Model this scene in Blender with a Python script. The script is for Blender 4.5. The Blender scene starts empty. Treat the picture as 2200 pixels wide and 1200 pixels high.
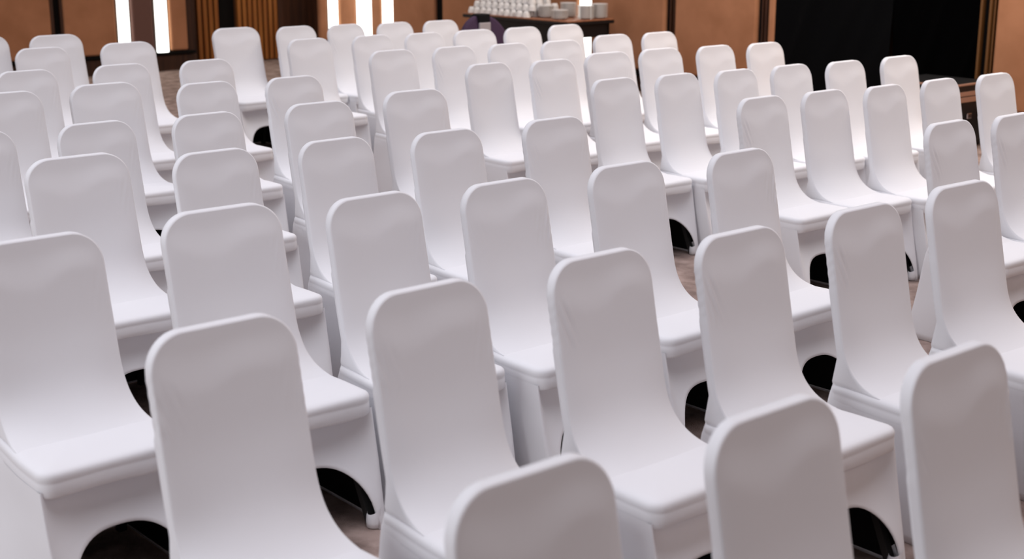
import bpy, bmesh, math, random
from math import sin, cos, pi, sqrt, exp
from mathutils import Vector

random.seed(7)
SC = bpy.context.scene
COL = SC.collection

# ------------------------------------------------------------------ camera
cam_data = bpy.data.cameras.new('camera')
cam_data.sensor_fit = 'HORIZONTAL'
cam_data.sensor_width = 36.0
cam_data.lens = 49.49
cam_data.clip_end = 100
cam_data.dof.use_dof = True
cam_data.dof.focus_distance = 5.3
cam_data.dof.aperture_fstop = 3.4
cam_data.dof.aperture_blades = 0
cam = bpy.data.objects.new('camera', cam_data)
COL.objects.link(cam)
cam.location = (0, 0, 1.7716)
cam.rotation_euler = (math.radians(90 - 14.6314), 0, 0)
SC.camera = cam

# ------------------------------------------------------------------ world, lights, exposure
SC.view_settings.view_transform = 'Standard'
SC.view_settings.look = 'None'
SC.view_settings.gamma = 1.0
SC.view_settings.use_curve_mapping = False
SC.view_settings.exposure = 0.0
world = bpy.data.worlds.new('room_light')
SC.world = world
world.use_nodes = True
bg = world.node_tree.nodes['Background']
bg.inputs['Color'].default_value = (1.0, 0.78, 0.73, 1)
bg.inputs['Strength'].default_value = 0.115

# directions of the seating grid: RV runs along a row, FV is where the chairs face
TH = 0.7051
RV = Vector((cos(TH), sin(TH), 0))
FV = Vector((sin(TH), -cos(TH), 0))


FA = -15.03      # wall behind the last row
RB = 10.34       # wall at the far ends of the rows


def rf(r, f, z=0.0):
    return RV * r + FV * f + Vector((0, 0, z))


def area(name, r, f, z, sx, sy, power, color):
    l = bpy.data.lights.new(name, 'AREA')
    l.shape = 'RECTANGLE'
    l.size = sx
    l.size_y = sy
    l.energy = power
    l.color = color
    o = bpy.data.objects.new(name, l)
    COL.objects.link(o)
    o.location = rf(r, f, z)
    o.rotation_euler = (0, 0, TH)
    return o


cl = area('ceiling_light', 3.5, -5.9, 4.6, 12.5, 11.5, 352, (0.93, 0.92, 1.0))
cl.data.spread = math.radians(105)
# daylight from the windows of the side the photo does not show
wl = area('window_light', -6.5, -5.0, 2.3, 9.0, 2.6, 440, (0.93, 0.95, 1.0))
# unseen lamps added above the two walls to brighten them
for nm, r_, f_, sx_, sy_, pw in (('wall_fill_left', 5.5, FA + 1.1, 11.0, 0.3, 95), ('wall_fill_right', RB - 1.1, -4.9, 0.3, 8.0, 225)):
    ww = area(nm, r_, f_, 3.9, sx_, sy_, pw, (1.0, 0.88, 0.76))
wm = area('warm_fill_near', 5.0, 3.0, 3.4, 3.0, 2.0, 46, (1.0, 0.76, 0.66))  # added lamp, out of view, to brighten and warm the nearest chair fronts
wm.rotation_euler = (RV * -0.15 - FV + Vector((0, 0, -0.42))).to_track_quat('-Z', 'Z').to_euler()
wl.rotation_euler = Vector(RV).to_track_quat('-Z', 'Z').to_euler()


# ------------------------------------------------------------------ materials
def mat(name, color, rough=0.6, spec=0.3, metal=0.0):
    m = bpy.data.materials.new(name)
    m.use_nodes = True
    b = m.node_tree.nodes['Principled BSDF']
    b.inputs['Base Color'].default_value = (*color, 1)
    b.inputs['Roughness'].default_value = rough
    b.inputs['Specular IOR Level'].default_value = spec
    b.inputs['Metallic'].default_value = metal
    return m


def bsdf(m):
    return m.node_tree.nodes['Principled BSDF']


def add_noise_color(m, c1, c2, scale, detail=4.0, stretch=(1, 1, 1), lo=0.35, hi=0.65):
    nt = m.node_tree
    tc = nt.nodes.new('ShaderNodeTexCoord')
    mp = nt.nodes.new('ShaderNodeMapping')
    mp.inputs['Scale'].default_value = stretch
    n = nt.nodes.new('ShaderNodeTexNoise')
    n.inputs['Scale'].default_value = scale
    n.inputs['Detail'].default_value = detail
    r = nt.nodes.new('ShaderNodeValToRGB')
    r.color_ramp.elements[0].position = lo
    r.color_ramp.elements[1].position = hi
    r.color_ramp.elements[0].color = (*c1, 1)
    r.color_ramp.elements[1].color = (*c2, 1)
    nt.links.new(tc.outputs['Object'], mp.inputs['Vector'])
    nt.links.new(mp.outputs['Vector'], n.inputs['Vector'])
    nt.links.new(n.outputs['Fac'], r.inputs['Fac'])
    nt.links.new(r.outputs['Color'], bsdf(m).inputs['Base Color'])
    return n


def add_bump(m, scale, strength, dist=0.002, stretch=(1, 1, 1)):
    nt = m.node_tree
    tc = nt.nodes.new('ShaderNodeTexCoord')
    mp = nt.nodes.new('ShaderNodeMapping')
    mp.inputs['Scale'].default_value = stretch
    n = nt.nodes.new('ShaderNodeTexNoise')
    n.inputs['Scale'].default_value = scale
    bp = nt.nodes.new('ShaderNodeBump')
    bp.inputs['Strength'].default_value = strength
    bp.inputs['Distance'].default_value = dist
    nt.links.new(tc.outputs['Object'], mp.inputs['Vector'])
    nt.links.new(mp.outputs['Vector'], n.inputs['Vector'])
    nt.links.new(n.outputs['Fac'], bp.inputs['Height'])
    nt.links.new(bp.outputs['Normal'], bsdf(m).inputs['Normal'])


def emit(name, color, strength):
    m = mat(name, (0.9, 0.9, 0.9))
    bsdf(m).inputs['Emission Color'].default_value = (*color, 1)
    bsdf(m).inputs['Emission Strength'].default_value = strength
    return m


M = {}
M['cover'] = mat('white_spandex', (0.815, 0.82, 0.85), 0.75, 0.25)
add_bump(M['cover'], 14.0, 0.12, 0.004, (1, 1, 0.45))
M['shade_black'] = mat('black_inner_shade', (0.012, 0.011, 0.012), 0.9, 0.1)  # black that paints the shade inside the skirts; also colours the handle
M['black_metal'] = mat('black_metal', (0.02, 0.02, 0.02), 0.45, 0.4)
M['carpet'] = mat('mottled_carpet', (0.2, 0.17, 0.16), 0.95, 0.1)
add_noise_color(M['carpet'], (0.19, 0.138, 0.122), (0.42, 0.32, 0.285), 9.0, 8.0)
add_bump(M['carpet'], 220.0, 0.6, 0.006)
M['panel'] = mat('tan_padded_fabric', (0.36, 0.175, 0.095), 0.85, 0.15)
add_noise_color(M['panel'], (0.38, 0.172, 0.088), (0.47, 0.22, 0.118), 3.0, 6.0)
M['panel_dark'] = mat('mauve_padded_fabric', (0.16, 0.085, 0.07), 0.85, 0.15)
M['dark_wood'] = mat('dark_stained_wood', (0.045, 0.016, 0.008), 0.45, 0.4)
add_noise_color(M['dark_wood'], (0.028, 0.010, 0.005), (0.06, 0.022, 0.010), 4.0, 6.0, (6, 6, 0.4))
M['black_gap'] = mat('black_shadow_gap', (0.006, 0.005, 0.005), 0.8, 0.1)
M['slat_wood'] = mat('orange_stained_wood', (0.33, 0.115, 0.02), 0.45, 0.4)
add_noise_color(M['slat_wood'], (0.27, 0.085, 0.014), (0.40, 0.15, 0.03), 4.0, 6.0, (6, 6, 0.3))
M['slat_back'] = mat('brown_wood_backing', (0.085, 0.03, 0.008), 0.6, 0.3)
M['led'] = emit('lit_white_diffuser', (0.97, 1.0, 0.95), 3.2)
M['aluminium'] = mat('dull_aluminium', (0.45, 0.36, 0.32), 0.5, 0.5, 0.6)
M['black_cloth'] = mat('black_backdrop_cloth', (0.0006, 0.0006, 0.0008), 0.9, 0.02)
M['black_cloth_soft'] = mat('faded_black_cloth', (0.0026, 0.0028, 0.0034), 0.9, 0.04)
M['gold'] = mat('dark_gold_trim', (0.17, 0.075, 0.022), 0.45, 0.5, 0.3)
M['table_wood'] = mat('brown_table_laminate', (0.34, 0.13, 0.06), 0.35, 0.5)
add_noise_color(M['table_wood'], (0.28, 0.10, 0.045), (0.40, 0.17, 0.085), 5.0, 5.0, (8, 1, 1))
M['porcelain'] = mat('white_porcelain', (0.80, 0.78, 0.76), 0.25, 0.5)
M['purple'] = mat('dark_purple_upholstery', (0.055, 0.03, 0.062), 0.85, 0.2)
M['case_black'] = mat('black_case_laminate', (0.008, 0.008, 0.009), 0.4, 0.4)
M['case_trim'] = mat('bronze_case_extrusion', (0.42, 0.24, 0.17), 0.5, 0.5, 0.3)
M['chrome'] = mat('chrome', (0.7, 0.68, 0.7), 0.25, 0.5, 1.0)
M['grey_label'] = mat('pale_grey_tag', (0.45, 0.41, 0.42), 0.7, 0.2)


# ------------------------------------------------------------------ object helpers
def link(name, me, parent=None):
    o = bpy.data.objects.new(name, me)
    COL.objects.link(o)
    if parent:
        o.parent = parent
    return o


def mesh_of(bm, m, smooth=True, name='mesh'):
    bmesh.ops.recalc_face_normals(bm, faces=bm.faces[:])
    me = bpy.data.meshes.new(name)
    bm.to_mesh(me)
    bm.free()
    ms = m if isinstance(m, (list, tuple)) else [m]
    for k in ms:
        me.materials.append(k)
    if smooth:
        for p in me.polygons:
            p.use_smooth = True
    return me


def obj(name, bm, m, parent=None, smooth=False):
    return link(name, mesh_of(bm, m, smooth, name), parent)


def empty(name, loc=(0, 0, 0), rz=0.0):
    o = bpy.data.objects.new(name, None)
    o.empty_display_size = 0.1
    COL.objects.link(o)
    o.location = loc
    o.rotation_euler = (0, 0, rz)
    return o


def tag(o, label=None, cat=None, group=None, kind=None):
    if label:
        o['label'] = label
    if cat:
        o['category'] = cat
    if group:
        o['group'] = group
    if kind:
        o['kind'] = kind
    return o


def add_box(bm, x0, x1, y0, y1, z0, z1, bevel=0.0, seg=2):
    vs = [bm.verts.new((x, y, z)) for x in (x0, x1) for y in (y0, y1) for z in (z0, z1)]
    idx = [(0, 1, 3, 2), (4, 6, 7, 5), (0, 4, 5, 1), (2, 3, 7, 6), (0, 2, 6, 4), (1, 5, 7, 3)]
    fs = [bm.faces.new([vs[i] for i in f]) for f in idx]
    if bevel > 0:
        es = list({e for f in fs for e in f.edges})
        bmesh.ops.bevel(bm, geom=es, offset=bevel, segments=seg, profile=0.5, affect='EDGES')


def add_lathe(bm, prof, cx=0.0, cy=0.0, n=24):
    rings = []
    for r, z in prof:
        if r < 1e-6:
            rings.append([bm.verts.new((cx, cy, z))])
        else:
            rings.append([bm.verts.new((cx + r * cos(2 * pi * k / n), cy + r * sin(2 * pi * k / n), z)) for k in range(n)])
    for a, b in zip(rings[:-1], rings[1:]):
        for k in range(n):
            q = (k + 1) % n
            if len(a) == 1 and len(b) == 1:
                continue
            if len(a) == 1:
                bm.faces.new((a[0], b[k], b[q]))
            elif len(b) == 1:
                bm.faces.new((a[k], b[0], a[q]))
            else:
                bm.faces.new((a[k], b[k], b[q], a[q]))


def add_tube(bm, pts, r, n=8):
    pts = [Vector(p) for p in pts]
    rings = []
    for i, p in enumerate(pts):
        t = (pts[min(i + 1, len(pts) - 1)] - pts[max(i - 1, 0)]).normalized()
        a = t.orthogonal().normalized()
        if abs(t.z) < 0.9:
            a = t.cross(Vector((0, 0, 1))).normalized()
        b = t.cross(a)
        rings.append([bm.verts.new(p + (a * cos(2 * pi * k / n) + b * sin(2 * pi * k / n)) * r) for k in range(n)])
    for a, b in zip(rings[:-1], rings[1:]):
        for k in range(n):
            bm.faces.new((a[k], a[(k + 1) % n], b[(k + 1) % n], b[k]))
    bm.faces.new(rings[0])
    bm.faces.new(rings[-1][::-1])


def smooth01(t):
    t = max(0.0, min(1.0, t))
    return t * t * (3 - 2 * t)


# ------------------------------------------------------------------ large structure: floor and the two walls
ALC = (7.93, 9.60, 0.28)     # alcove in wall_left: from, to, depth

bm = bmesh.new()
vs = [bm.verts.new(rf(r, f, 0)) for r, f in ((-9, 6), (RB + 0.6, 6), (RB + 0.6, FA - 0.6), (-9, FA - 0.6))]
bm.faces.new(vs)
bmesh.ops.subdivide_edges(bm, edges=bm.edges[:], cuts=6, use_grid_fill=True)
tag(obj('floor', bm, M['carpet']), kind='structure')


# local wall frames: x along the wall, y out of the wall into the room, z up
def wall_a(name, x, z=0.0, off=0.0):
    o = empty(name, rf(x, FA + off, z))
    # x -> RV, y -> FV : a mirrored basis, so use -RV x direction by rotation of pi
    o.rotation_euler = (0, 0, TH + pi)
    return o


def in_a(bm):
    return bm


def box_a(bm, r0, r1, d0, d1, z0, z1, bevel=0.0):
    """a box on wall_left: r along the wall, d out from it, in world coordinates"""
    n0 = len(bm.verts)
    add_box(bm, r0, r1, d0, d1, z0, z1, bevel)
    bm.verts.ensure_lookup_table()
    for v in bm.verts[n0:]:
        v.co = rf(v.co.x, FA + v.co.y, v.co.z)


def box_b(bm, f0, f1, d0, d1, z0, z1, bevel=0.0):
    """a box on wall_right: f along the wall, d out from it, in world coordinates"""
    n0 = len(bm.verts)
    add_box(bm, f0, f1, d0, d1, z0, z1, bevel)
    bm.verts.ensure_lookup_table()
    for v in bm.verts[n0:]:
        v.co = rf(RB - v.co.y, v.co.x, v.co.z)


WH = 3.4
bm = bmesh.new()
box_a(bm, -9, ALC[0], -0.5, 0, 0, WH)
box_a(bm, ALC[1], RB + 0.5, -0.5, 0, 0, WH)
box_a(bm, ALC[0], ALC[1], -0.5, -ALC[2] - 0.06, 0, WH)
tag(obj('wall_left', bm, M['dark_wood']), kind='structure')
bm = bmesh.new()
box_b(bm, FA, 6, -0.5, 0, 0, WH)
tag(obj('wall_right', bm, M['dark_wood']), kind='structure')

bm = bmesh.new()
box_a(bm, -9, ALC[0], 0, 0.035, 0, 0.17, 0.004)
box_a(bm, ALC[1], RB, 0, 0.035, 0, 0.17, 0.004)
tag(obj('baseboard_left', bm, M['dark_wood']), kind='structure')
bm = bmesh.new()
box_b(bm, FA + 0.04, 6, 0, 0.035, 0, 0.15, 0.004)
tag(obj('baseboard_right', bm, M['dark_wood']), kind='structure')
bm = bmesh.new()
box_a(bm, -9, ALC[0] - 0.02, 0, 0.075, 0.185, 0.215, 0.005)
box_a(bm, ALC[1] + 0.02, RB, 0, 0.075, 0.185, 0.215, 0.005)
tag(obj('trim_1', bm, M['black_gap']), kind='structure')
bm = bmesh.new()
box_b(bm, FA + 0.08, 6, 0, 0.06, 0.165, 0.195, 0.005)
tag(obj('trim_2', bm, M['black_gap']), kind='structure')


# ------------------------------------------------------------------ padded wall panels, gaps and light strips
def panel(side, a, b, label, m='panel', z0=0.225, d=0.07, group=None):
    bm = bmesh.new()
    (box_a if side == 'a' else box_b)(bm, a, b, 0.0, d, z0, WH - 0.1, 0.022)
    o = obj('wall_panel', bm, M[m])
    tag(o, label, 'wall panel', 'padded wall panels')
    return o


panel('a', 3.2, 5.0, 'brown padded wall panel at the far left end of the back wall')
panel('a', 5.02, 6.20, 'brown padded wall panel left of the dark gap near the left frame edge')
panel('a', 6.345, 6.945, 'brown padded wall panel between the dark gap and the leftmost light strip')
panel('a', 7.135, 7.395, 'mauve padded wall panel between the two light strips on the left', 'panel_dark')
panel('a', 7.60, 7.815, 'narrow tan wall panel between a light strip and the slatted wood', 'panel')
panel('a', 9.62, 9.735, 'thin tan wall panel right of the dark wood door, beside a light strip', 'panel')
panel('a', 9.92, 10.165, 'narrow tan wall panel between two light strips left of the corner', 'panel')
panel('b', -14.80, -14.585, 'narrow tan wall panel between two light strips right of the corner', 'panel')
panel('b', -14.34, -13.50, 'tan wall panel right of the light strips, above the last chairs', 'panel')
panel('b', -13.34, -11.01, 'tan wall panel behind the dish table', 'panel')
panel('b', -10.80, -9.755, 'orange brown wall panel right of the dish table', 'panel')
panel('b', -9.615, -8.59, 'orange brown wall panel between the two dark vertical gaps', 'panel')
panel('b', -8.45, -8.372, 'thin orange brown wall panel strip beside the black curtain', 'panel')
panel('b', -6.14, -3.6, 'tan wall panel at the right frame edge beyond the curtain', 'panel')


def gap_trim(side, a, b, num, lines=()):
    bm = bmesh.new()
    f = box_a if side == 'a' else box_b
    f(bm, a, b, 0.001, 0.02, 0.2, WH - 0.1)
    tag(obj('trim_%d' % num, bm, M['black_gap']), kind='structure')
    if lines:
        bm = bmesh.new()
        for l0, l1, d in lines:
            f(bm, l0, l1, 0.02, d, 0.2, WH - 0.1, 0.003)
        tag(obj('trim_%d' % (num + 1), bm, M['dark_wood']), kind='structure')


gap_trim('a', 6.20, 6.345, 3, ((6.20, 6.235, 0.06), (6.31, 6.343, 0.05)))
gap_trim('b', -13.50, -13.34, 5)
gap_trim('b', -9.755, -9.615, 6, ((-9.70, -9.68, 0.05), (-9.655, -9.63, 0.05)))
gap_trim('b', -8.59, -8.45, 8, ((-8.54, -8.525, 0.05), (-8.505, -8.475, 0.05)))
gap_trim('b', -6.30, -6.14, 10)
bm = bmesh.new()
for l0, l1, d in ((-6.285, -6.265, 0.075), (-6.205, -6.185, 0.075), (-6.175, -6.16, 0.055)):
    box_b(bm, l0, l1, 0.02, d, 0.0, WH - 0.1, 0.004)
tag(obj('trim_11', bm, M['gold']), kind='structure')


def light_strip(side, a, b, label, z0=0.2, d=0.075):
    f = box_a if side == 'a' else box_b
    c = (a + b) / 2
    base = rf(c, FA + 0.02, z0) if side == 'a' else rf(RB - 0.02, c, z0)
    root = empty('light_strip', base)
    tag(root, label, 'light', 'vertical light strips on the walls')
    inv = Vector(base)
    bm = bmesh.new()
    f(bm, a - 0.012, b + 0.012, 0.002, 0.03, z0 - 0.01, WH - 0.1)
    for v in bm.verts:
        v.co -= inv
    obj('housing', bm, M['dark_wood'], root)
    bm = bmesh.new()
    f(bm, a, b, 0.02, d, z0, WH - 0.12, 0.02)
    for v in bm.verts:
        v.co -= inv
    obj('diffuser', bm, M['led'], root)
    return root


light_strip('a', 6.975, 7.105, 'white light strip left of the mauve wall panel, leftmost of all strips')
light_strip('a', 7.43, 7.57, 'white light strip right of the mauve wall panel')
light_strip('a', 9.765, 9.89, 'white light strip beside the dark wood door, left of the corner')
light_strip('a', 10.19, 10.305, 'white light strip on the left side of the room corner')
light_strip('b', -14.94, -14.83, 'white light strip on the right side of the room corner')
light_strip('b', -14.555, -14.37, 'white light strip right of the corner beside the wide tan panel')
light_strip('b', -10.975, -10.83, 'white light strip behind the dish table')

# ------------------------------------------------------------------ slatted door and dark door in the alcove
AD = -ALC[2]


def slat_leaf(a, b, label, n):
    base = rf((a + b) / 2, FA + AD, 0)
    root = empty('slatted_door', base)
    tag(root, label, 'door', 'slatted wooden door leaves')
    bm = bmesh.new()
    box_a(bm, a, b, AD - 0.055, AD - 0.01, 0.012, WH - 0.1)
    for v in bm.verts:
        v.co -= base
    obj('backing', bm, M['slat_back'], root)
    w = (b - a) / n
    for k in range(n):
        bm = bmesh.new()
        box_a(bm, a + (k + 0.26) * w, a + (k + 0.92) * w, AD - 0.01, AD + 0.03, 0.012, WH - 0.1, 0.004)
        for v in bm.verts:
            v.co -= base
        obj('slat', bm, M['slat_wood'], root)


slat_leaf(8.10, 8.405, 'orange slatted wood door leaf left of the black gap', 4)
slat_leaf(8.64, 9.215, 'orange slatted wood door leaf right of the black gap', 8)
bm = bmesh.new()
box_a(bm, 8.405, 8.64, AD - 0.06, AD - 0.03, 0, WH - 0.1)
tag(obj('trim_12', bm, M['black_gap']), kind='structure')
bm = bmesh.new()
box_a(bm, 9.215, 9.60, AD - 0.06, AD + 0.04, 0, WH - 0.1)
tag(obj('trim_13', bm, M['dark_wood']), kind='structure')
bm = bmesh.new()
box_a(bm, 7.93, 8.10, AD - 0.06, AD + 0.01, 0, WH - 0.1)
tag(obj('trim_14', bm, M['dark_wood']), kind='structure')


# ------------------------------------------------------------------ black backdrop curtains on wall_right
def curtain(f0, f1, off, m, label, seed):
    rnd = random.Random(seed)
    nx, nz = 90, 60
    bm = bmesh.new()
    folds = [(rnd.uniform(-0.4, 1.6), rnd.uniform(0.7, 1.5), rnd.uniform(0.006, 0.018), rnd.uniform(0.03, 0.07)) for _ in range(14)]
    g = []
    for j in range(nz + 1):
        z = 0.03 + (WH - 0.35) * j / nz
        row = []
        for i in range(nx + 1):
            u = i / nx
            d = off + 0.012 * sin(u * 17 + seed) * (0.4 + 0.6 * z / WH)
            for fx, sl, am, wd in folds:
                t = (u - fx) - 0.32 * sl * (z - 0.3)
                d += am * exp(-(t / wd) ** 2)
            row.append(bm.verts.new(rf(RB - d, f0 + (f1 - f0) * u, z)))
        g.append(row)
    for j in range(nz):
        for i in range(nx):
            bm.faces.new((g[j][i], g[j][i + 1], g[j + 1][i + 1], g[j + 1][i]))
    me = mesh_of(bm, M[m], True, 'curtain')
    o = link('curtain', me)
    so = o.modifiers.new('thickness', 'SOLIDIFY')
    so.thickness = 0.006
    tag(o, label, 'curtain', 'black cloths on the right wall')


curtain(-8.372, -7.105, 0.05, 'black_cloth_soft', 'left black backdrop cloth, faded and slightly lighter', 3)
curtain(-7.095, -6.275, 0.04, 'black_cloth', 'right black backdrop cloth, deep black with diagonal folds', 8)

# ------------------------------------------------------------------ covered chairs
W2, RC, H, REC, THK = 0.18, 0.088, 0.91, 0.2098, 0.03


def chair_backrest(variant):
    rnd = random.Random(variant * 13 + 1)
    bm = bmesh.new()
    E = 0.0045
    us = []
    nu = 60
    for k in range(nu + 1):
        t = -1 + 2 * k / nu
        us.append(math.copysign(1 - (1 - abs(t)) ** 1.35, t))
    st = []          # (front y, front z, half width, rear y, rear z, corner part)
    nc = 12
    for k in range(nc + 1):
        a = pi / 2 * (1 - k / nc)
        st.append(('c', a))
    z = H - RC
    ns = 20
    zs, zend = 0.70, 0.55
    for k in range(1, ns + 1):
        st.append(('s', z + (zs - z) * k / ns))
    nf = 34
    for k in range(1, nf + 1):
        st.append(('f', k / nf))

    def bez(P, t):
        a, b, c, d = (1 - t) ** 3, 3 * t * (1 - t) ** 2, 3 * t * t * (1 - t), t ** 3
        return tuple(a * P[0][i] + b * P[1][i] + c * P[2][i] + d * P[3][i] for i in (0, 1))

    EDGE = ((REC * (H - zend), zend), (REC * (H - 0.44), 0.44), (0.160, 0.4035), (0.290, 0.3995))
    # the stretched cloth bridges the angle above the seat: a wider curve in the middle
    MID = ((REC * (H - zs), zs), (REC * (H - 0.465), 0.465), (0.195, 0.409), (0.310, 0.3995))

    def edge_path(t):
        if t < 0.3:
            zz = zs + (zend - zs) * t / 0.3
            return REC * (H - zz), zz
        return bez(EDGE, (t - 0.3) / 0.7)

    def station(s, ins):
        k, v = s
        if k == 'c':
            R = RC - ins
            hw = W2 - RC + R * cos(v)
            zz = H - RC + R * sin(v)
            return REC * (H - zz), zz, hw, REC * (H - zz) - THK, zz
        if k == 's':
            return REC * (H - v), v, W2 - ins, REC * (H - v) - THK, v
        y, zz = edge_path(v)
        hw = W2 + 0.022 * v ** 2.5 - ins
        zr = zs + (0.37 - zs) * v
        yr = REC * (H - zr) - THK if zr > 0.49 else REC * (H - 0.49) - THK - (0.49 - zr) * 0.17
        return y, zz, hw, yr, zr

    ph = rnd.uniform(0, 6)
    strong_r = (0.0, 1.0, 0.25, 0.6)[variant % 4]
    strong_l = (0.25, 0.0, 1.0, 0.5)[variant % 4]
    wob = [rnd.uniform(-1, 1) for _ in range(4)]

    def front_disp(u, z, kind):
        d = 0.0
        top = (H - z)
        # cushion swelling below the slack strip along the top
        edge = 0.085 + 0.012 * sin(2.6 * u + wob[0]) + 0.008 * sin(5 * u + wob[1])
        d += 0.0085 * smooth01((top - edge * 0.4) / edge) * (1 - abs(u) ** 6) * (1 - smooth01((0.62 - z) / 0.14))
        if kind != 'f':
            for sgn, am in ((-1, strong_l), (1, strong_r)):
                if am > 0:
                    e = (1 - sgn * u)            # 0 at that edge
                    env = exp(-(e / 0.30) ** 2) * smooth01(e / 0.06) * smooth01((top - 0.07) / 0.06) * smooth01((z - 0.56) / 0.12)
                    d += am * 0.0026 * env * sin(2 * pi * (e * W2 + 0.30 * z) / 0.021 + ph)
                    d += am * 0.0012 * env * sin(2 * pi * (e * W2 + 0.42 * z) / 0.034 + 2 * ph)
        return d

    grid = []
    for s in st:
        y, zz, hw, yr, zr = station(s, E)
        row = []
        for u in us:
            yy, z2 = y, zz
            if s[0] == 'f':
                my, mz = bez(MID, s[1])
                w = 1 - abs(u) ** 2.6
                yy, z2 = y + (my - y) * w, zz + (mz - zz) * w
            row.append(bm.verts.new((u * hw, yy + front_disp(u, z2, s[0]), z2)))
        grid.append(row)
    for a, b in zip(grid[:-1], grid[1:]):
        for i in range(nu):
            bm.faces.new((a[i], a[i + 1], b[i + 1], b[i]))
    back = []
    for s in st:
        y, zz, hw, yr, zr = station(s, E)
        hr = min(hw, W2 - E) - (0.032 * smooth01((s[1] - 0.88) / 0.12) if s[0] == 'f' else 0.0)
        back.append([bm.verts.new((u * hr, yr, zr)) for u in us])
    for a, b in zip(back[:-1], back[1:]):
        for i in range(nu):
            bm.faces.new((a[i], b[i], b[i + 1], a[i + 1]))

    # perimeter loop indices: left column bottom->top, top row, right column top->bottom
    n = len(st)
    per = [(j, 0) for j in range(n - 1, 0, -1)] + [(0, i) for i in range(nu + 1)] + [(j, nu) for j in range(1, n)]

    def ring(front, k):
        out = []
        for j, i in per:
            y, zz, hw, yr, zr = station(st[j], 0.0)
            x = us[i] * hw
            sx = -1 if i == 0 else (1 if i == nu else 0)
            am = strong_l if sx < 0 else strong_r
            dx = 0.0
            if sx and st[j][0] != 'f':
                dx = am * 0.0010 * sin(zz * 210 + ph + k * 1.3) * smooth01((H - zz - 0.03) / 0.05) * smooth01((zz - 0.60) / 0.1)
            # a seam sinks the middle of the side band a little
            sink = 0.0015 if k in (1, 2) else 0.0
            if j == 0:
                dz = -sink
            else:
                dz = 0.0
            t = (0.09, 0.36, 0.64, 0.91)[k]
            if st[j][0] == 'f':
                x += us[i] * ((W2 + 0.004 - 0.034 * smooth01((st[j][1] - 0.88) / 0.12)) - hw) * t
            f = (y, zz)
            r = (yr, zr)
            out.append(bm.verts.new((x + sx * dx - sx * sink, f[0] + (r[0] - f[0]) * t, f[1] + (r[1] - f[1]) * t + dz)))
        return out

    loops = [[grid[j][i] for j, i in per]] + [ring(True, k) for k in range(4)] + [[back[j][i] for j, i in per]]
    for a, b in zip(loops[:-1], loops[1:]):
        for i in range(len(per) - 1):
            bm.faces.new((a[i], b[i], b[i + 1], a[i + 1]))
    return mesh_of(bm, M['cover'], True, 'backrest')


def breadth(y):
    """half breadth of the seat: narrower at the back"""
    return 0.190 + 0.020 * smooth01((y - 0.02) / 0.30)


def rrect(hx, y0, y1, rf_, rb_, ins=0.0, n=7, m=6):
    """rounded rectangle outline, y1 is the front side"""
    pts = []
    X, Y0, Y1 = hx - ins, y0 + ins, y1 - ins

    def arc(cx, cy, r, a0, a1):
        for k in range(n + 1):
            a = a0 + (a1 - a0) * k / n
            pts.append((cx + r * cos(a), cy + r * sin(a)))
    r1 = max(rf_ - ins, 0.006)
    r0 = max(rb_ - ins, 0.006)
    arc(X - r1, Y1 - r1, r1, 0, pi / 2)
    for k in range(1, m):
        pts.append((X - r1 - (2 * X - 2 * r1) * k / m, Y1))
    arc(-X + r1, Y1 - r1, r1, pi / 2, pi)
    for k in range(1, m):
        pts.append((-X, Y1 - r1 + (Y0 + r0 - Y1 + r1) * k / m))
    arc(-X + r0, Y0 + r0, r0, pi, 1.5 * pi)
    for k in range(1, m):
        pts.append((-X + r0 + (2 * X - 2 * r0) * k / m, Y0))
    arc(X - r0, Y0 + r0, r0, 1.5 * pi, 2 * pi)
    for k in range(1, m):
        pts.append((X, Y0 + r0 + (Y1 - r1 - Y0 - r0) * k / m))
    return pts


def chair_seat(variant):
    rnd = random.Random(variant * 31 + 5)
    ph = rnd.uniform(0, 6)
    bm = bmesh.new()
    prof = [(0.012, 0.334), (0.004, 0.3355), (0.0015, 0.340), (0.0, 0.356), (0.0010, 0.372), (0.0020, 0.3755), (0.0012, 0.379),
            (0.0005, 0.387), (0.002, 0.394), (0.006, 0.3995), (0.013, 0.4035), (0.025, 0.4055), (0.05, 0.4075), (0.085, 0.4095),
            (0.13, 0.411), (0.165, 0.4115)]
    rings = []
    for ins, z in prof:
        pts = rrect(0.211, 0.046, 0.428, 0.042, 0.02, ins)
        ring = []
        for x, y in pts:
            x *= breadth(y) / 0.211
            dz = 0.0
            if z < 0.34:
                dz = -0.003 * sin(x * 21 + ph)          # slack lower hem of the seat band
            if 0.36 < z < 0.385:
                dz = 0.0018 * sin(x * 17 + ph * 2)
            ring.append(bm.verts.new((x, y, z + dz)))
        rings.append(ring)
    n = len(rings[0])
    for a, b in zip(rings[:-1], rings[1:]):
        for i in range(n):
            bm.faces.new((a[i], a[(i + 1) % n], b[(i + 1) % n], b[i]))
    bm.faces.new(rings[-1])
    bm.faces.new(rings[0][::-1])
    return mesh_of(bm, M['cover'], True, 'seat')


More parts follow.
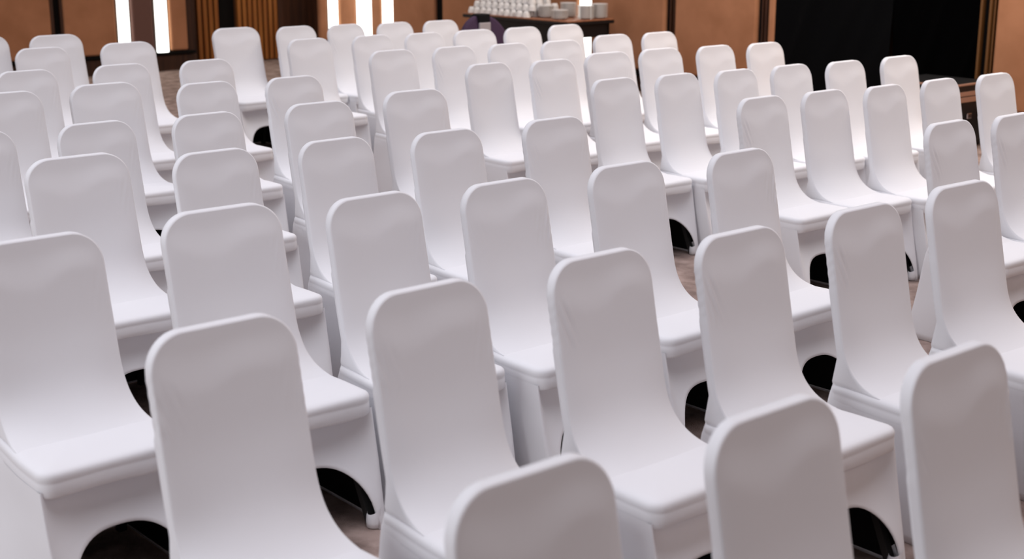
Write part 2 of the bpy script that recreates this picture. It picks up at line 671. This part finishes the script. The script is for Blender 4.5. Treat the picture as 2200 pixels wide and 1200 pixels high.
def skirt_rings(inset, variant, back_off=0.0):
    """list of columns, each a list of points bottom -> top"""
    hx, hy, r = 0.205, 0.25, 0.022
    base = []
    nfront = 36
    for k in range(nfront + 1):
        a = pi * k / nfront
        base.append(((hx - r) * cos(a), hy, True))
    for k in range(1, 5):
        a = pi / 2 + pi / 2 * k / 5
        base.append((-hx + r + r * cos(a), hy - r + r * sin(a), True))
    for k in range(0, 13):
        base.append((-hx, hy - r - (2 * hy - 2 * r) * k / 12, False))
    for k in range(1, 5):
        a = pi + pi / 2 * k / 5
        base.append((-hx + r + r * cos(a), -hy + r + r * sin(a), False))
    for k in range(0, 13):
        base.append((-hx + r + (2 * hx - 2 * r) * k / 12, -hy, False))
    for k in range(1, 5):
        a = 1.5 * pi + pi / 2 * k / 5
        base.append((hx - r + r * cos(a), -hy + r + r * sin(a), False))
    for k in range(0, 13):
        base.append((hx, -hy + r + (2 * hy - 2 * r) * k / 12, False))
    for k in range(1, 5):
        a = pi / 2 * k / 5
        base.append((hx - r + r * cos(a), hy - r + r * sin(a), True))
    cols = []
    NZ = 14
    for x, y, fr in base:
        yn = (y + hy) / (2 * hy)
        zb = 0.0015
        if fr and abs(x) < 0.176:
            zb = max(0.0015, 0.205 * (1 - (abs(x) / 0.176) ** 2.5) ** (1 / 2.2))
        yn_top = yn
        col = []
        for k in range(NZ + 1):
            t = k / NZ
            ztop = 0.352
            if yn < 0.25:
                ztop = 0.352 + (0.25 - yn) / 0.25 * 0.12
            z = zb + (ztop - zb) * t
            hwf = 1.0
            yb = -0.024 + 0.082 * min(z, 0.49) / 0.49
            corner = (abs(x) / hx) ** 4
            tt = max(0.0, min(1.0, z / 0.352))
            yf = 0.492 - (0.492 - 0.422) * tt
            yf -= 0.084 * (1 - corner) * smooth01((tt - 0.12) / 0.80)
            px = x
            # the sides pull in slightly between the corners
            side = 4 * yn * (1 - yn)
            px *= 1 - 0.02 * side * smooth01(tt * 1.3) * (1 - smooth01((tt - 0.7) / 0.3))
            if z > 0.352:
                px *= 1 - 0.12 * smooth01((z - 0.352) / 0.11)
            yy = yb + (yf - yb) * yn
            px *= (breadth(yy) + 0.0005) / hx if z > 0.2 else (breadth(yy) + 0.0005) / hx * (z / 0.2) + (0.203 / hx) * (1 - z / 0.2)
            px *= 1 - inset / hx
            yy = yy + (-inset if yn > 0.5 else inset) * (abs(yn - 0.5) * 2) ** 3
            if yn > 0.9:
                yy -= back_off * smooth01((z - zb) / 0.12)
            col.append((px, yy, z))
        cols.append(col)
    return cols


def chair_skirt(variant):
    bm = bmesh.new()
    cols = skirt_rings(0.0, variant)
    rnd = random.Random(variant + 77)
    ph = rnd.uniform(0, 6)
    vs = [[bm.verts.new(p) for p in c] for c in cols]
    n = len(vs)
    for i in range(n):
        a, b = vs[i], vs[(i + 1) % n]
        for k in range(len(a) - 1):
            bm.faces.new((a[k], b[k], b[k + 1], a[k + 1]))
    # folded hem along the lower edge and the arch
    inner = skirt_rings(0.005, variant)
    iv = [[bm.verts.new((c[0][0], c[0][1], c[0][2] + 0.0)), bm.verts.new((c[1][0], c[1][1], c[0][2] + 0.010))] for c in inner]
    for i in range(n):
        j = (i + 1) % n
        bm.faces.new((vs[i][0], iv[i][0], iv[j][0], vs[j][0]))
        bm.faces.new((iv[i][0], iv[i][1], iv[j][1], iv[j][0]))
    return mesh_of(bm, M['cover'], True, 'skirt')


def chair_shade_shell():  # added inner shell, coloured black to stand in for shade under the skirt
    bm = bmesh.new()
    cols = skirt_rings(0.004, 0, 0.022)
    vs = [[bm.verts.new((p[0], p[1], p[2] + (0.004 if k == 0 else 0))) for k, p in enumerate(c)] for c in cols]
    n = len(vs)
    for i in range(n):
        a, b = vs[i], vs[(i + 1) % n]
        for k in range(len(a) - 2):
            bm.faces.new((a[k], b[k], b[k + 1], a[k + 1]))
    return mesh_of(bm, M['shade_black'], True, 'shade_black')


def chair_leg(sx, front):
    bm = bmesh.new()
    w = 0.012
    if front:
        a, b = Vector((sx * 0.172, 0.455, 0.0)), Vector((sx * 0.158, 0.322, 0.334))
    else:
        a, b = Vector((sx * 0.172, 0.012, 0.0)), Vector((sx * 0.172, 0.085, 0.334))
    lo = [bm.verts.new(a + Vector(d)) for d in ((-w, -w, 0), (w, -w, 0), (w, w, 0), (-w, w, 0))]
    hi = [bm.verts.new(b + Vector(d)) for d in ((-w, -w, 0), (w, -w, 0), (w, w, 0), (-w, w, 0))]
    for i in range(4):
        j = (i + 1) % 4
        bm.faces.new((lo[i], lo[j], hi[j], hi[i]))
    bm.faces.new(lo[::-1])
    bm.faces.new(hi)
    return mesh_of(bm, M['black_metal'], False, 'leg')


def chair_cuff(sx):
    """the pocket of the cover that is hooked over a front foot"""
    bm = bmesh.new()
    cx, cy = sx * 0.175, 0.462
    rings = []
    for k, (z, r) in enumerate(((0.003, 0.023), (0.02, 0.024), (0.04, 0.0225), (0.058, 0.020))):
        ring = []
        for i in range(14):
            a = 2 * pi * i / 14
            lift = 0.014 * cos(a + (0 if sx > 0 else pi)) if k == 3 else 0.0
            ring.append(bm.verts.new((cx + r * cos(a), cy + r * sin(a), z + lift)))
        rings.append(ring)
    for a, b in zip(rings[:-1], rings[1:]):
        for i in range(14):
            bm.faces.new((a[i], a[(i + 1) % 14], b[(i + 1) % 14], b[i]))
    bm.faces.new(rings[0][::-1])
    return mesh_of(bm, M['cover'], True, 'foot_cuff')


BACK = [chair_backrest(v) for v in range(4)]
SEAT = [chair_seat(v) for v in range(2)]
SKIRT = [chair_skirt(0)]
SHADE_SHELL = chair_shade_shell()
LEGS = [chair_leg(sx, fr) for fr in (True, False) for sx in (-1, 1)]
CUFFS = [chair_cuff(sx) for sx in (-1, 1)]

PARTS = [('backrest', None), ('seat', None), ('skirt', SKIRT[0]), ('shade_black', SHADE_SHELL)]

# place on the floor (x, y), turn, breadth
CH = {'a': [-3.7674, 10.1254, 0.7051, 1.0], 'b': [-3.2976, 10.2782, 0.6917, 1.0799], 'c': [-3.0796, 9.2972, 0.705, 0.9997], 'd': [-2.7273, 7.9308, 0.7087, 0.9716], 'e': [-2.4967, 6.941, 0.7052, 1.0], 'f': [-2.6199, 9.6851, 0.6875, 1.0895], 'g': [-2.2831, 8.2639, 0.7088, 0.9776], 'h': [-2.1121, 7.3123, 0.6938, 1.0604], 'i': [-1.7602, 5.9227, 0.7118, 0.9546], 'j': [-1.5879, 5.0739, 0.6902, 1.0799], 'k': [-2.1881, 5.6409, 0.7051, 1.0], 'l': [-1.8415, 8.5223, 0.7096, 0.9772], 'm': [-1.5949, 7.366, 0.7132, 0.9591], 'n': [-1.3481, 6.1996, 0.7143, 0.954], 'o': [-1.1076, 5.1929, 0.7109, 0.9671], 'p': [-2.1215, 10.9334, 0.6817, 1.1007], 'q': [-1.6792, 11.0765, 0.71, 0.9802], 'r': [-1.4227, 9.9748, 0.7089, 0.9845], 's': [-1.1804, 7.628, 0.7115, 0.9723], 't': [-0.9031, 6.5649, 0.6994, 1.0172], 'u': [-0.6912, 5.4697, 0.7171, 0.9502], 'v': [-1.3125, 11.2691, 0.7159, 0.9596], 'w': [-1.0077, 10.2613, 0.7113, 0.978], 'x': [-0.9424, 11.474, 0.713, 0.9728], 'y': [-0.6439, 10.4702, 0.7068, 0.9943], 'z': [-0.5854, 11.685, 0.7101, 0.9839], 'A': [-0.2822, 10.7365, 0.6739, 1.0896], 'B': [-0.7707, 9.1332, 0.7061, 0.9962], 'C': [-0.3833, 9.3809, 0.7094, 0.9864], 'D': [-0.0207, 9.596, 0.7047, 1.0008], 'E': [0.0803, 10.9844, 0.7004, 1.0121], 'F': [0.4206, 11.2289, 0.7066, 0.9957], 'G': [0.3412, 9.8267, 0.6954, 1.0247], 'H': [0.7269, 10.3021, 0.6911, 1.0331], 'I': [0.6077, 8.9803, 0.6715, 1.0782], 'J': [1.0891, 10.5257, 0.7088, 0.9912], 'K': [0.9664, 9.2412, 0.682, 1.0508], 'M': [0.908, 7.7559, 0.7239, 0.9585], 'N': [-0.1383, 8.3186, 0.7198, 0.956], 'O': [0.244, 8.5194, 0.7039, 1.002], 'P': [0.5495, 7.5396, 0.7203, 0.9618], 'Q': [-0.4847, 7.0304, 0.6885, 1.0532], 'R': [-0.2666, 5.6907, 0.7077, 0.9876], 'S': [0.184, 6.0459, 0.7052, 0.9969], 'T': [0.4047, 4.9116, 0.7017, 0.9974], 'U': [-0.0265, 4.579, 0.7067, 0.991], 'V': [1.3528, 9.4423, 0.7061, 0.9974], 'W': [1.7208, 9.657, 0.7006, 1.0079], 'X': [1.2625, 7.9678, 0.7156, 0.978], 'Y': [1.6239, 8.2298, 0.7111, 0.9878], 'Z': [1.9887, 8.4426, 0.7056, 0.9983], 'c1': [2.3872, 8.7353, 0.7024, 1.0033], 'c2': [2.2787, 7.505, 0.7256, 0.9689], 'c3': [2.6579, 7.7636, 0.7102, 0.9922], 'c4': [1.205, 6.7681, 0.7142, 0.9803], 'c5': [1.5579, 7.0116, 0.71, 0.9898], 'c6': [1.9134, 7.2258, 0.7192, 0.9765], 'c7': [1.8611, 5.9434, 0.7065, 0.994], 'c8': [2.2168, 6.1663, 0.7045, 0.9987], 'c9': [0.8531, 5.1917, 0.7108, 0.9829], 'c10': [1.4776, 4.5336, 0.6771, 1.0346], 'c11': [-1.2965, 3.7469, 0.7052, 1.0], 'c12': [-0.8744, 4.1437, 0.685, 1.0887], 'c13': [-0.6298, 2.9235, 0.6975, 0.9905], 'c14': [-0.4345, 4.3425, 0.7099, 0.9802], 'c15': [-0.2016, 3.232, 0.7106, 0.9651], 'c16': [0.2298, 3.5565, 0.7047, 0.9864], 'c17': [0.6383, 3.8281, 0.7041, 0.9891], 'c18': [1.0657, 4.1616, 0.7053, 0.9912], 'c19': [0.0327, 2.0898, 0.6972, 0.9468], 'c20': [0.4719, 2.3806, 0.7036, 0.9722], 'c21': [0.9007, 2.7157, 0.7092, 0.9741]}
ROWS = ['c19 c20 c21', 'c13 c15 c16 c17 c18 c10', 'c11 c12 c14 U T c9 c7 c8', 'j o u R S c4 c5 c6 c2 c3',
        'k i n t Q P M X Y Z c1', 'e h m s N O I K V W', 'd g l B C D G H J', 'c f r w y A E F', 'a b p q v x z']
ORD = ['first', 'second', 'third', 'fourth', 'fifth', 'sixth', 'seventh', 'eighth', 'ninth', 'tenth', 'eleventh']
VAR = {'c17': 1, 'c18': 1, 'O': 1, 'C': 1, 'v': 1, 's': 1, 'l': 1, 'c4': 1, 'c8': 1, 'c16': 1, 'c9': 2, 'U': 2, 'c7': 1,
       'c21': 2, 'c10': 0, 'c13': 3, 'c15': 3, 'S': 3, 'c6': 2, 'c5': 2}
LOOK = {1: 'wrinkled along its left edge', 2: 'creased at its right edge'}
SPECIAL = {
    'c19': 'nearest white covered chair, only its top showing at the bottom centre of the photo',
    'c20': 'white covered chair in the front row, between the bottom centre chair and the right edge',
    'c21': 'white covered chair in the front row, rightmost, creased along its right edge',
    'c13': 'white covered chair with its full back showing, leftmost of the second row',
}


def build_chair(key, place):
    x, y, th, wf = CH[key]
    root = empty('covered_chair', (x, y, 0), th + pi)
    root.scale = (wf, wf, 1)
    v = VAR.get(key, 0)
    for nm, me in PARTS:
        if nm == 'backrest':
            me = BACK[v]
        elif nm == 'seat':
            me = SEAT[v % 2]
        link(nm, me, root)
    for k, me in enumerate(LEGS):
        lg = link('leg', me, root)
        if k < 2:                       # a pocket of the cover is hooked over each front foot
            cuff = link('foot_cuff', CUFFS[k], lg)
            cuff['label'] = 'white fabric foot pocket'
    r, k, n = place
    pos = 'leftmost' if k == 0 else ('rightmost' if k == n - 1 else ORD[k] + ' from the left')
    rown = 'last row, nearest the back wall' if r == len(ROWS) - 1 else ORD[r] + ' row from the front'
    label = SPECIAL.get(key) or 'white covered chair, %s in the %s' % (pos, rown)
    tag(root, label, 'chair', 'white covered chairs set out in rows')


for r, line in enumerate(ROWS):
    ks = line.split()
    for k, key in enumerate(ks):
        build_chair(key, (r, k, len(ks)))
assert sum(len(l.split()) for l in ROWS) == len(CH)

# ------------------------------------------------------------------ dish table by the right wall
T0, T1, TR0, TR1, TZ = -11.72, -10.10, 9.30, 9.92, 0.75


def rf_box(bm, r0, r1, f0, f1, z0, z1, bevel=0.0, base=Vector((0, 0, 0))):
    n0 = len(bm.verts)
    add_box(bm, r0, r1, f0, f1, z0, z1, bevel)
    bm.verts.ensure_lookup_table()
    for v in bm.verts[n0:]:
        v.co = rf(v.co.x, v.co.y, v.co.z) - base


tb = rf((TR0 + TR1) / 2, (T0 + T1) / 2, 0)
table = empty('dish_table', tb)
tag(table, 'dark dish table with a brown top and black front by the right wall', 'table')
bm = bmesh.new()
rf_box(bm, TR0, TR1, T0, T1, TZ - 0.012, TZ, 0.003, tb)
obj('tabletop', bm, M['table_wood'], table)
bm = bmesh.new()
rf_box(bm, TR0 - 0.004, TR1 + 0.004, T0 - 0.004, T1 + 0.004, TZ - 0.045, TZ - 0.0125, 0.006, tb)
obj('edge_band', bm, M['case_black'], table)
bm = bmesh.new()
rf_box(bm, TR0 + 0.03, TR0 + 0.05, T0 + 0.10, T1 - 0.03, 0.06, TZ - 0.045, 0.004, tb)
obj('front_panel', bm, M['case_black'], table)
bm = bmesh.new()
rf_box(bm, TR0 + 0.05, TR1 - 0.03, T1 - 0.05, T1 - 0.03, TZ - 0.17, TZ - 0.045, 0.004, tb)
rf_box(bm, TR0 + 0.05, TR0 + 0.20, T1 - 0.05, T1 - 0.03, 0.06, TZ - 0.16, 0.004, tb)
obj('apron', bm, M['case_black'], table)
for rr in (TR0 + 0.03, TR1 - 0.07):
    for ff in (T0 + 0.10, T1 - 0.07):
        bm = bmesh.new()
        rf_box(bm, rr, rr + 0.04, ff, ff + 0.04, 0, TZ - 0.045, 0.004, tb)
        obj('leg', bm, M['case_black'], table)

# plates in stacks
bm = bmesh.new()
add_lathe(bm, [(0.0, 0.0), (0.045, 0.0), (0.05, 0.004), (0.082, 0.014), (0.084, 0.016), (0.081, 0.0175), (0.05, 0.008), (0.0, 0.006)], n=32)
PLATE = mesh_of(bm, M['porcelain'], True, 'plate')
stacks = [(9.50, -10.635, 9, 'stack beside the cup pile'),
          (9.44, -10.37, 7, 'low stack at the table corner'),
          (9.71, -10.54, 11, 'stack behind the low corner stack'),
          (9.66, -10.235, 10, 'stack between the corner and end stacks'),
          (9.835, -10.22, 11, 'rightmost stack at the table end')]
for r, f, n, label in stacks:
    for k in range(n):
        o = link('dinner_plate', PLATE)
        o.location = rf(r, f, TZ + 0.0005 + k * 0.0125)
        o.rotation_euler = (0, 0, random.uniform(0, 6))
        lab = 'white plate below the top of the ' + label
        if k == n - 1:
            lab = 'topmost white plate of the ' + label
        tag(o, lab, 'plate', ('plates: ' + label))

# cups piled upside down in layers
bm = bmesh.new()
add_lathe(bm, [(0.0, 0.062), (0.022, 0.062), (0.028, 0.058), (0.038, 0.030), (0.0415, 0.002), (0.0425, 0.0), (0.0395, 0.002), (0.035, 0.030),
               (0.024, 0.055), (0.0, 0.057)], n=22)
add_tube(bm, [(0.037, 0, 0.014), (0.052, 0, 0.016), (0.060, 0, 0.028), (0.056, 0, 0.042), (0.034, 0, 0.046)], 0.0045, 7)
CUP = mesh_of(bm, M['porcelain'], True, 'cup')
for layer in range(5):
    inset = layer * 0.042
    nf = min(10, 11 - layer)
    for i in range(nf):
        for j in range(max(2, 5 - layer)):
            r = TR0 + 0.075 + inset + j * 0.098
            f = T0 + 0.06 + inset + i * 0.0965
            o = link('coffee_cup', CUP)
            o.location = rf(r + random.uniform(-.003, .003), f + random.uniform(-.004, .004), TZ + 0.0008 + layer * 0.0628)
            o.rotation_euler = (0, 0, TH + pi / 4 + pi / 2 * random.randrange(4) + random.uniform(-.12, .12))
            ln = ('bottom', 'second', 'middle', 'fourth', 'top')[layer]
            tag(o, 'upturned white coffee cup in the %s layer of the pile on the dish table' % ln, 'cup',
                'upturned cups, %s layer' % ln)

# ------------------------------------------------------------------ purple chair pushed up to the dish table
pc = rf(7.62, -9.36, 0)
root = empty('upholstered_chair', pc, TH + pi)
tag(root, 'uncovered dark purple chair with a rounded back in front of the dish table', 'chair')
bm = bmesh.new()
pr = []
for k in range(25):
    a = pi * k / 24
    pr.append((0.275 * cos(a), 0.62 + 0.31 * sin(a)))
pr += [(-0.26, 0.46), (0.26, 0.46)]
loops = []
for dy, s in ((0.0, 0.93), (0.012, 1.0), (0.05, 1.0), (0.062, 0.93)):
    loops.append([bm.verts.new((x * s, -0.03 + dy + 0.2 * (0.9 - z), 0.62 + (z - 0.62) * s)) for x, z in pr])
for a, b in zip(loops[:-1], loops[1:]):
    for i in range(len(pr)):
        j = (i + 1) % len(pr)
        bm.faces.new((a[i], a[j], b[j], b[i]))
bm.faces.new(loops[0])
bm.faces.new(loops[-1][::-1])
obj('backrest', bm, M['purple'], root, True)
bm = bmesh.new()
add_box(bm, -0.06, 0.06, -0.05, 0.055, 0.87, 0.938, 0.008)
obj('handle', bm, M['shade_black'], root)
bm = bmesh.new()
add_box(bm, -0.06, 0.06, 0.043, 0.062, 0.75, 0.868, 0.006)
o = obj('tag', bm, M['grey_label'], root)
o['label'] = 'pale grey tag'
bm = bmesh.new()
add_box(bm, -0.215, 0.215, 0.09, 0.48, 0.40, 0.47, 0.02)
obj('seat', bm, M['purple'], root, True)
for sx in (-1, 1):
    for yy in (0.10, 0.45):
        bm = bmesh.new()
        add_box(bm, sx * 0.19 - 0.012, sx * 0.19 + 0.012, yy - 0.012, yy + 0.012, 0, 0.405)
        obj('leg', bm, M['black_metal'], root)

# ------------------------------------------------------------------ flight case at the foot of the right wall
cb = rf(9.55, -6.0, 0)
case = empty('flight_case', cb)
tag(case, 'black flight case with bronze edge rails behind the chairs at right', 'case')
C0, C1, CF0, CF1 = 9.40, 9.98, -6.55, -5.93


def case_box(bm, r0, r1, f0, f1, z0, z1, bevel=0.0):
    rf_box(bm, r0, r1, f0, f1, z0, z1, bevel, cb)


bm = bmesh.new()
case_box(bm, C0, C1, CF0, CF1, 0.06, 0.405, 0.004)
obj('body', bm, M['case_black'], case)
bm = bmesh.new()
case_box(bm, C0, C1, CF0, CF1, 0.412, 0.50, 0.004)
obj('lid', bm, M['case_black'], case)
for z0, z1, nm in ((0.365, 0.405, 'rail'), (0.412, 0.446, 'rail'), (0.492, 0.506, 'rail')):
    bm = bmesh.new()
    case_box(bm, C0 - 0.004, C1 + 0.004, CF1 - 0.012, CF1 + 0.006, z0, z1, 0.002)
    case_box(bm, C0 - 0.006, C0 + 0.012, CF0, CF1, z0, z1, 0.002)
    obj(nm, bm, M['case_trim'], case)
bm = bmesh.new()
case_box(bm, 9.60, 9.66, CF1 + 0.006, CF1 + 0.02, 0.24, 0.28, 0.004)
obj('latch', bm, M['chrome'], case)
for rr in (C0 + 0.07, C1 - 0.07):
    for ff in (CF0 + 0.07, CF1 - 0.07):
        bm = bmesh.new()
        n0 = 0
        add_lathe(bm, [(0.0, -0.012), (0.03, -0.012), (0.03, 0.012), (0.0, 0.012)], n=18)
        c0 = rf(rr, ff, 0.031) - cb
        for v in bm.verts:
            x, y, z = v.co
            v.co = RV * x + FV * z + Vector((0, 0, y)) + c0
        obj('caster', bm, M['black_metal'], case)
